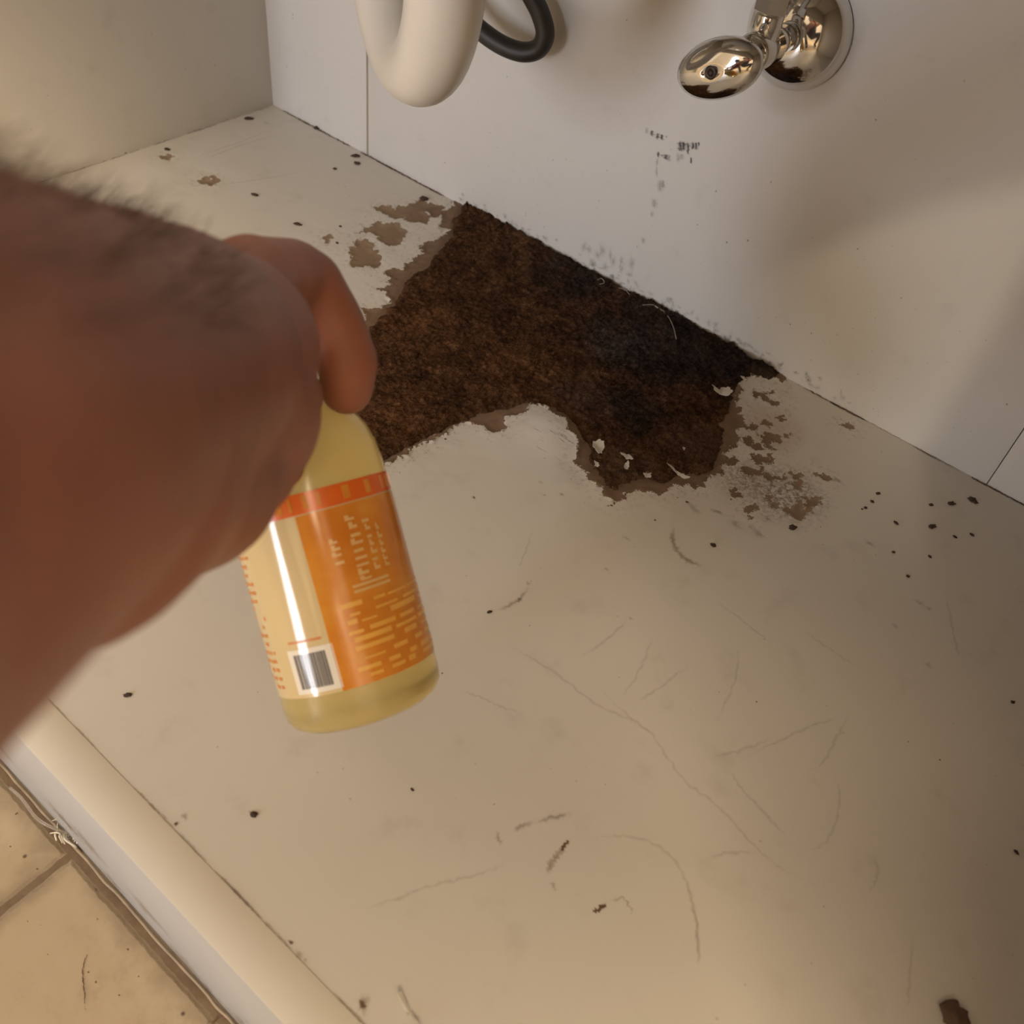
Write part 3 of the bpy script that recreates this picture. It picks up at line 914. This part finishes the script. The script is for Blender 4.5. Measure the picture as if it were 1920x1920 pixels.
# ================================================================== bottle
ac = np.array([-.24, -.93, -.08]); ac /= np.linalg.norm(ac)
AX = Vector(ROT.T @ ac)
BB = Vector(A(690, 1330, .385)); SB = .9625
vw = Vector(ROT.T @ np.array([-.16, .2, 1.0]))               # from the camera towards the bottle
fr = -(vw - AX * vw.dot(AX)).normalized()                      # side of the bottle facing the camera
sd = AX.cross(fr)                                              # to its left or right
if sd.dot(Vector(ROT[0])) < 0: sd = -sd
bottle = empty('spray_bottle', BB, 'clear plastic bottle of yellow liquid with an orange label, held tilted over the cabinet floor', 'bottle')
BR = .0335
PROF = [(.000, .0235), (.0008, .0275), (.003, .0312), (.006, .0330), (.010, BR), (.102, BR), (.110, .0328), (.117, .0310), (.123, .0280), (.128, .0240), (.132, .0196), (.135, .0160), (.138, .0144), (.156, .0138)]


def bpt(th, h, r): return BB + AX * (h * SB) + (fr * math.cos(th) + sd * math.sin(th)) * (r * SB)


def brad(h):
    for (a, ra), (b, rb) in zip(PROF, PROF[1:]):
        if a <= h <= b: return ra + (rb - ra) * (h - a) / (b - a)
    return PROF[-1][1]


bm = bmesh.new()
K = 64; rings = []
for h, r in PROF: rings.append([bm.verts.new(bpt(2 * math.pi * k / K, h, r)) for k in range(K)])
for a, b in zip(rings, rings[1:]):
    for k in range(K): bm.faces.new((a[k], a[(k + 1) % K], b[(k + 1) % K], b[k]))
bc = [bm.verts.new(bpt(2 * math.pi * k / K, .004, .017)) for k in range(K)]
for k in range(K): bm.faces.new((bc[k], bc[(k + 1) % K], rings[0][(k + 1) % K], rings[0][k]))
bm.faces.new(bc); bm.faces.new(rings[-1])
bmesh.ops.recalc_face_normals(bm, faces=bm.faces)
t = NT('yellow_liquid_in_clear_plastic')
t.set(Base_Color=t.mix(t.noise(30, 3), (.90, .70, .26), (.94, .77, .36)), Roughness=.16, IOR=1.38, Transmission_Weight=.62)
from_bm('bottle_body', bm, t.m, bottle, True, 40)


def patch(name, th0, th1, h0, h1, off, mat, parent, slots=None, rnd=0.0):
    """a piece of label lying on the bottle, with its own thickness"""
    bm = bmesh.new(); n = max(2, int(abs(th1 - th0) / .06)); m = 5
    top = [[bm.verts.new(bpt(th0 + (th1 - th0) * i / n, h0 + (h1 - h0) * j / m, brad(h0 + (h1 - h0) * j / m) + off)) for j in range(m + 1)] for i in range(n + 1)]
    bot = [[bm.verts.new(bpt(th0 + (th1 - th0) * i / n, h0 + (h1 - h0) * j / m, brad(h0 + (h1 - h0) * j / m) + off - .00015)) for j in range(m + 1)] for i in range(n + 1)]
    for i in range(n):
        for j in range(m):
            bm.faces.new((top[i][j], top[i + 1][j], top[i + 1][j + 1], top[i][j + 1])); bm.faces.new((bot[i][j], bot[i][j + 1], bot[i + 1][j + 1], bot[i + 1][j]))
    for j in range(m):
        bm.faces.new((top[0][j], top[0][j + 1], bot[0][j + 1], bot[0][j])); bm.faces.new((top[n][j + 1], top[n][j], bot[n][j], bot[n][j + 1]))
    for i in range(n):
        bm.faces.new((top[i + 1][0], top[i][0], bot[i][0], bot[i + 1][0])); bm.faces.new((top[i][m], top[i + 1][m], bot[i + 1][m], bot[i][m]))
    bmesh.ops.recalc_face_normals(bm, faces=bm.faces)
    return bm


def merge(bms):
    o = bmesh.new()
    for b in bms:
        me = bpy.data.meshes.new('t'); b.to_mesh(me); b.free(); o.from_mesh(me); bpy.data.meshes.remove(me)
    return o


M_CREAM = plain('label_cream', (.68, .53, .28), .10, var=.04)
M_OR = NT('label_orange'); f_ = M_OR.noise(55, 4)
M_OR.set(Base_Color=M_OR.ramp(f_, [(.3, (.64, .205, .022)), (.55, (.72, .27, .033)), (.75, (.78, .37, .06))]), Roughness=.15); M_OR = M_OR.m
M_RED = plain('label_red_orange', (.78, .15, .02), .24, var=.1, scale=200)
M_INK = plain('label_ink_orange', (.62, .22, .04), .3)
M_GREYBAR = plain('barcode_grey', (.16, .15, .15), .10)
M_PALE = plain('label_pale', (.84, .78, .66), .10)
M_PRINT = plain('label_print_peach', (.80, .50, .20), .25, var=.1, scale=150)
M_YEL = plain('label_yellow', (.84, .44, .08), .25, var=.12, scale=120)
lab = from_bm('label', patch('l', -1.75, 1.75, .018, .0965, .0002, None, None), M_CREAM, bottle, True, 30); lab['label'] = 'cream wrap label'
o = from_bm('label_band', patch('b', -1.75, 1.75, .0885, .0965, .00035, None, None), M_RED, lab, True, 30); o['label'] = 'red-orange band'
tk = [patch('t', a, a + random.uniform(.03, .09), .0900, .0953, .0005, None, None) for a in np.arange(-.9, 1.6, .16) if random.random() < .8]
o = from_bm('band_print', merge(tk), M_OR, lab, True, 30); o['label'] = 'lighter orange lettering on the band'
o = from_bm('label_panel', patch('p', -.22, 1.75, .018, .0880, .00035, None, None), M_OR, lab, True, 30); o['label'] = 'orange front panel'
stripes = []
for h0, h1 in ((.0205, .0525),):
    h = h0
    while h < h1:
        th = random.uniform(.0, .15)
        while th < 1.6:
            w = random.uniform(.08, .5)
            stripes.append(patch('s', th, min(th + w, 1.7), h, h + random.uniform(.0008, .0022), .0005, None, None)); th += w + random.uniform(.03, .22)
        h += random.uniform(.0028, .0042)
o = from_bm('label_stripe', merge(stripes), M_YEL, lab, True, 30); o['label'] = 'paler yellow streaks'
letters = []
for th0, th1, h0, h1 in ((.30, .47, .0575, .084), (.52, .62, .0600, .082), (.06, .20, .066, .078), (.68, .76, .060, .080)):
    h = h0
    while h < h1 - .002:
        d = random.uniform(.0022, .0036)
        a = th0 + random.uniform(0, .25) * (th1 - th0); b = th1 - random.uniform(0, .3) * (th1 - th0)
        letters.append(patch('w', a, b, h, h + d * .38, .0006, None, None))
        if random.random() < .7: letters.append(patch('w', a, a + .3 * (th1 - th0), h, h + d * .8, .0006, None, None))
        h += d
for h in (.0535, .0556): letters.append(patch('w', .2, .2 + random.uniform(.3, .5), h, h + .0011, .0006, None, None))
o = from_bm('label_print', merge(letters), M_PRINT, lab, True, 30); o['label'] = 'pale lettering'
o = from_bm('barcode', patch('q', -.80, -.20, .0195, .0375, .00035, None, None), M_PALE, lab, True, 30); o['label'] = 'pale barcode box'
bars = []
th = -.72
while th < -.30:
    w = random.choice((.010, .016, .024)); bars.append(patch('b', th, th + w, .0215, .0355, .0005, None, None)); th += w + random.choice((.008, .010, .014))
from_bm('barcode_bars', merge(bars), M_GREYBAR, lab, True, 30)
words = []
for h in np.arange(.022, .083, .0036):
    th = -1.60
    while th < -1.08:
        w = random.uniform(.04, .14)
        if random.random() < .62: words.append(patch('w', th, min(th + w, -1.05), h, h + .0014, .00035, None, None))
        th += w + .05
for h in (.0400,): words.append(patch('w', -.75, -.30, h, h + .0010, .00035, None, None))
o = from_bm('fine_print', merge(words), M_INK, lab, True, 30); o['label'] = 'orange fine print'
bm = bmesh.new(); add_lathe(bm, BB + AX * .1372, AX, [(0, .0152), (.0006, .0158), (.018, .0158), (.0195, .0148), (.0196, .003)], 48)
from_bm('cap', bm, plain('white_cap', (.78, .74, .66), .35), bottle, True, 40)

# ================================================================== the person's arm and hand
t = NT('skin')
a = t.noise(22, 5, .6); b = t.noise(240, 4, .6)
c = t.ramp(a, [(.3, (.245, .088, .050)), (.55, (.31, .112, .066)), (.75, (.37, .142, .086))])
c = t.mix(t.math('MULTIPLY', t.step(b, .5, .75), .22), c, (.33, .12, .07))
t.set(Base_Color=c, Roughness=.5, Subsurface_Weight=.18, Normal=t.bump(t.noise(700, 3), .15, .0006))
t.b.inputs['Subsurface Radius'].default_value = (.012, .005, .003)
t.b.inputs['Subsurface Scale'].default_value = .6
M_SKIN = t.m


def capsule(bm, p, q, r0, r1, seg=22):
    p, q = Vector(p), Vector(q); d = q - p; L = d.length; d.normalize()
    prof = []
    for k in range(1, 8):
        a = math.pi / 2 * (1 - k / 8); prof.append((-r0 * math.sin(a), r0 * math.cos(a)))
    for k in range(0, 8):
        a = math.pi / 2 * k / 8; prof.append((L + r1 * math.sin(a), r1 * math.cos(a)))
    add_lathe(bm, p, d, prof, seg)


def chain(bm, P):
    for (p, r), (q, s) in zip(P, P[1:]): capsule(bm, p, q, r, s)


def px(x, y, d, r): return (A(x, y, d), r)


def kc(x, y, z, r): return (CAM + ROT.T @ np.array([x, y, z]), r)


bm = bmesh.new()
elbow = kc(-.085, .075, -.135, .046)
shoulder = ((.655, -.965, .570), .058)
fore = [kc(-.075, .03, -.03, .046), kc(-.072, .004, .05, .0405), px(-150, 806, .112, .0330), px(60, 748, .152, .0338), px(210, 706, .195, .0345), px(300, 684, .235, .0350)]
chain(bm, [shoulder, elbow] + fore)
capsule(bm, *[A(60, 790, .150), A(250, 800, .215)], .030, .030)
chain(bm, [px(300, 684, .235, .0340), px(418, 655, .266, .0275)])
chain(bm, [px(260, 720, .22, .0345), px(405, 770, .264, .0295)])
chain(bm, [px(60, 858, .150, .0335), px(215, 880, .200, .0290), px(335, 888, .238, .0262), px(430, 858, .258, .0195)])
chain(bm, [px(220, 800, .205, .032), px(385, 860, .262, .0235)])
# index finger, reaching past the knuckles onto the bottle's shoulder
chain(bm, [px(400, 590, .262, .018), px(470, 530, .292, .0150), px(548, 514, .322, .0122), px(582, 532, .330, .0118), px(628, 608, .342, .0112), px(652, 680, .351, .0116), px(650, 728, .358, .0104)])
# middle, ring and little finger curled in front of the neck
chain(bm, [px(430, 700, .270, .015), px(520, 712, .305, .0118), px(548, 742, .326, .0112), px(520, 770, .345, .0102), px(468, 776, .350, .0092)])
chain(bm, [px(410, 790, .268, .015), px(505, 842, .298, .0112), px(515, 868, .316, .0105), px(470, 880, .330, .0098), px(420, 872, .332, .0088)])
chain(bm, [px(370, 860, .262, .014), px(445, 932, .286, .0100), px(450, 950, .302, .0094), px(410, 950, .312, .0088), px(375, 935, .312, .008)])
# thumb, behind the palm, against the cap
chain(bm, [px(250, 610, .225, .020), px(330, 580, .275, .0165), px(395, 600, .320, .0128), px(432, 640, .345, .0115), px(448, 690, .358, .0100)])
# the rest of the crouching person, behind the camera
chain(bm, [((.655, -.965, .570), .058), ((.80, -.95, .60), .075), ((.95, -.94, .690), .058), ((.965, -.685, .590), .044), ((.86, -.65, .492), .036), ((.775, -.635, .405), .031)])
chain(bm, [((.775, -.635, .405), .028), ((.742, -.645, .44), .020), ((.705, -.625, .46), .010)])
chain(bm, [((.80, -.95, .57), .115), ((.87, -1.08, .36), .135), ((.93, -1.22, .22), .145)])
chain(bm, [((.80, -.92, .62), .052), ((.775, -.83, .65), .055)])
chain(bm, [((.765, -.765, .675), .080), ((.775, -.80, .705), .084)])
chain(bm, [((.755, -.735, .625), .052), ((.763, -.76, .66), .070)])
chain(bm, [((.749, -.690, .645), .010), ((.753, -.700, .668), .008)])
for sx, k, f in ((-1, (.44, -.95, .37), (.74, -1.06, -.055)), (1, (1.22, -.98, .32), (1.16, -1.18, -.055))):
    chain(bm, [((.93 + .08 * sx, -1.24, .20), .105), (k, .070), (f, .048)])
    chain(bm, [(f, .045), (f and (f[0] - .01, f[1] + .16, -.075), .028)])
me = bpy.data.meshes.new('arm_raw'); bm.to_mesh(me); bm.free()
raw = bpy.data.objects.new('arm_raw', me); COL.objects.link(raw)
BODY = True
m = raw.modifiers.new('r', 'REMESH'); m.mode = 'VOXEL'; m.voxel_size = .0021
m = raw.modifiers.new('s', 'SMOOTH'); m.factor = .5; m.iterations = 9
dg = bpy.context.evaluated_depsgraph_get()
me2 = bpy.data.meshes.new_from_object(raw.evaluated_get(dg), depsgraph=dg)
bpy.data.objects.remove(raw); bpy.data.meshes.remove(me)
me2.name = 'person'
person = link('person', me2, [M_SKIN])
t = NT('dark_cloth'); t.set(Base_Color=t.mix(t.noise(300, 3), (.05, .055, .075), (.07, .075, .10)), Roughness=.9)
me2.materials.append(t.m)
mi = np.zeros(len(me2.polygons), np.int32)
cen_ = np.zeros(len(me2.polygons) * 3); me2.polygons.foreach_get('center', cen_); cen_ = cen_.reshape(-1, 3)
mi[(cen_[:, 1] < -.80) & (cen_[:, 2] < .615)] = 1
mi[(cen_[:, 0] > .99) & (cen_[:, 1] < -.70)] = 1
me2.polygons.foreach_set('material_index', mi)
tag(person, 'bare arm of a person reaching in from the left, hand closed round the orange-labelled bottle', 'person')
# dark hair on the forearm
bm = bmesh.new()
nv = len(me2.vertices)
cnt = 0
fwd = Vector(ROT[2]); upv = -Vector(ROT[1])
while cnt < 1900:
    v = me2.vertices[random.randrange(nv)]
    q = ROT @ (np.array(v.co) - CAM)
    if not (-.02 < q[2] < .262): continue
    if v.normal.dot(upv) < .35 or v.normal.dot(fwd) < -.45 or q[0] / max(q[2], .02) > -.29: continue
    if q[2] > .205 or (q[2] > .17 and random.random() < .5): continue
    L = random.uniform(.004, .010)
    d = (v.normal * random.uniform(.5, .9) + fwd * .8 + Vector(ROT[0]) * random.uniform(-.1, .5) + Vector((random.gauss(0, .3), random.gauss(0, .3), random.gauss(0, .3)))).normalized()
    p = v.co - v.normal * .0005
    add_tube(bm, [p, p + d * L * .5 + v.normal * L * .12, p + d * L], [.00009, .00007, .00002], 4, False)
    cnt += 1
o = from_bm('arm_hair', bm, plain('brown_hair', (.075, .045, .028), .6), person); o['kind'] = 'stuff'
# finger nail of the index finger's far side
# ================================================================== loose things
CR = plain('dark_crumb', (.055, .032, .020), .85, var=.3, scale=900)


def crumb(p, r, sx=1.0, ang=0.0):
    bm = bmesh.new(); bmesh.ops.create_icosphere(bm, subdivisions=3, radius=1)
    sd_ = random.uniform(0, 99)
    for v in bm.verts:
        k = 1 + .5 * mnoise.noise(v.co * 1.6 + Vector((sd_, 0, 0))) + .2 * mnoise.noise(v.co * 4 + Vector((sd_, 3, 0)))
        v.co = Vector((v.co.x * k * r * sx, v.co.y * k * r, max(-.25, v.co.z * k) * r * .6))
    zmin = min(v.co.z for v in bm.verts)
    for v in bm.verts: v.co.z -= zmin
    o = from_bm('dirt_crumb', bm, CR); o.location = (p[0], p[1], .0002); o.rotation_euler = (0, 0, ang)
    return o


crumbs = [(1337, 1023, 6, 1.2), (1486, 990, 8, 1.2), (1623, 953, 4, 1), (1635, 941, 4, 1.2), (1616, 955, 2.5, 1), (1646, 926, 4, 1.6), (1680, 981, 4, 1.8), (1675, 1036, 3, 1.5), (1743, 1044, 3.5, 1.5), (1748, 988, 6, 1.7),
          (1784, 945, 6, 1.7), (1824, 939, 8, 1.6), (1746, 947, 4, 1.4), (1790, 1007, 3.5, 1.7), (1822, 1003, 3.5, 1.7), (1702, 1081, 4, 1.2), (1899, 1317, 4, 1.4), (1905, 1598, 5, 1.3), (773, 1481, 3.2, 1.5), (714, 1330, 3, 1.2),
          (476, 1528, 7, 1.2), (240, 1304, 6, 1.5), (478, 366, 5, 2.0), (558, 421, 5, 2.2), (594, 241, 6, 1.3), (667, 293, 6, 1.8), (670, 307, 6, 1.3), (628, 317, 4, 1.2), (467, 223, 6, 1.8), (795, 374, 8, 1.3), (314, 281, 5, 1.4),
          (638, 425, 3, 1.2), (632, 456, 3.5, 1.2), (918, 1148, 4, 1.8), (233, 286, 5, 1.3), (242, 273, 4, 1.3)]
for x, y, r, s in crumbs:
    p = F(x, y); d = np.linalg.norm(p - CAM) / np.linalg.norm(ray(x, y))
    tag(crumb(p, r * d / FPX * .75, s, random.uniform(-.6, 1.2)), 'tiny dark crumb of dirt lying on the white cabinet floor', 'crumb', 'dark crumbs on the cabinet floor')
rp = F(1788, 1906)
big = crumb(rp, .0052, 1.0, .3); big.name = 'wood_crumb'; big.data.name = 'wood_crumb'
big.data.materials.clear(); big.data.materials.append(plain('brown_crumb', (.11, .062, .038), .9, var=.3, scale=500))
tag(big, 'largest brown wood crumb, near the lower right corner of the cabinet floor', 'crumb')

# clear dried sealant peeling off at the foot of the cabinet, with a crumpled shred
M_CLEAR = NT('clear_sealant'); M_CLEAR.set(Base_Color=(.80, .74, .64), Roughness=.12, Transmission_Weight=.7, IOR=1.4, Alpha=.6); M_CLEAR = M_CLEAR.m
seal = empty('sealant_strip', Ft(150, 1560), 'clear sealant bead peeling off the tile at the foot of the cabinet', 'sealant')
bm = bmesh.new()
xa = [F(-30, 1385, ZT)[0], F(460, 1925, ZT)[0]]
P = []
for k in range(41):
    x = xa[0] - .02 + (xa[1] + .10 - xa[0]) * k / 40
    P.append(Vector((x, -CD - .0018 + random.uniform(-.0004, .0004), ZT + .0012)))
add_tube(bm, catmull(P, 3), .0008, 8); from_bm('sealant_bead', bm, plain('old_sealant', (.34, .26, .17), .5, var=.5, scale=90), seal)
bm = bmesh.new()
add_tube(bm, catmull([Vector(Ft(x, y)) + Vector((0, 0, h)) for x, y, h in ((20, 1480, .002), (45, 1505, .005), (75, 1545, .007), (105, 1562, .006), (140, 1572, .003), (165, 1582, .002))], 8), [.0008] * 41, 10)
add_tube(bm, catmull([Vector(Ft(x, y)) + Vector((0, 0, h)) for x, y, h in ((60, 1470, .002), (85, 1500, .004), (110, 1535, .005), (135, 1565, .003))], 8), [.0007] * 25, 10)
from_bm('peeled_strand', bm, M_CLEAR, seal)
bm = bmesh.new()
c0 = Vector(Ft(140, 1568))
for k in range(26):
    a = random.uniform(0, 6.28); L = random.uniform(.004, .011)
    p = c0 + Vector((random.gauss(0, .004), random.gauss(0, .0025), .0012 + random.uniform(0, .003)))
    add_tube(bm, catmull([p, p + Vector((math.cos(a) * L * .5, math.sin(a) * L * .35, random.uniform(0, .004))), p + Vector((math.cos(a + .5) * L, math.sin(a + .5) * L * .6, 0))], 5), random.uniform(.0002, .0006), 6)
o = from_bm('sealant_shred', bm, plain('white_shred', (.78, .70, .56), .25), seal); o['kind'] = 'stuff'; o['label'] = 'crumpled pale shreds'
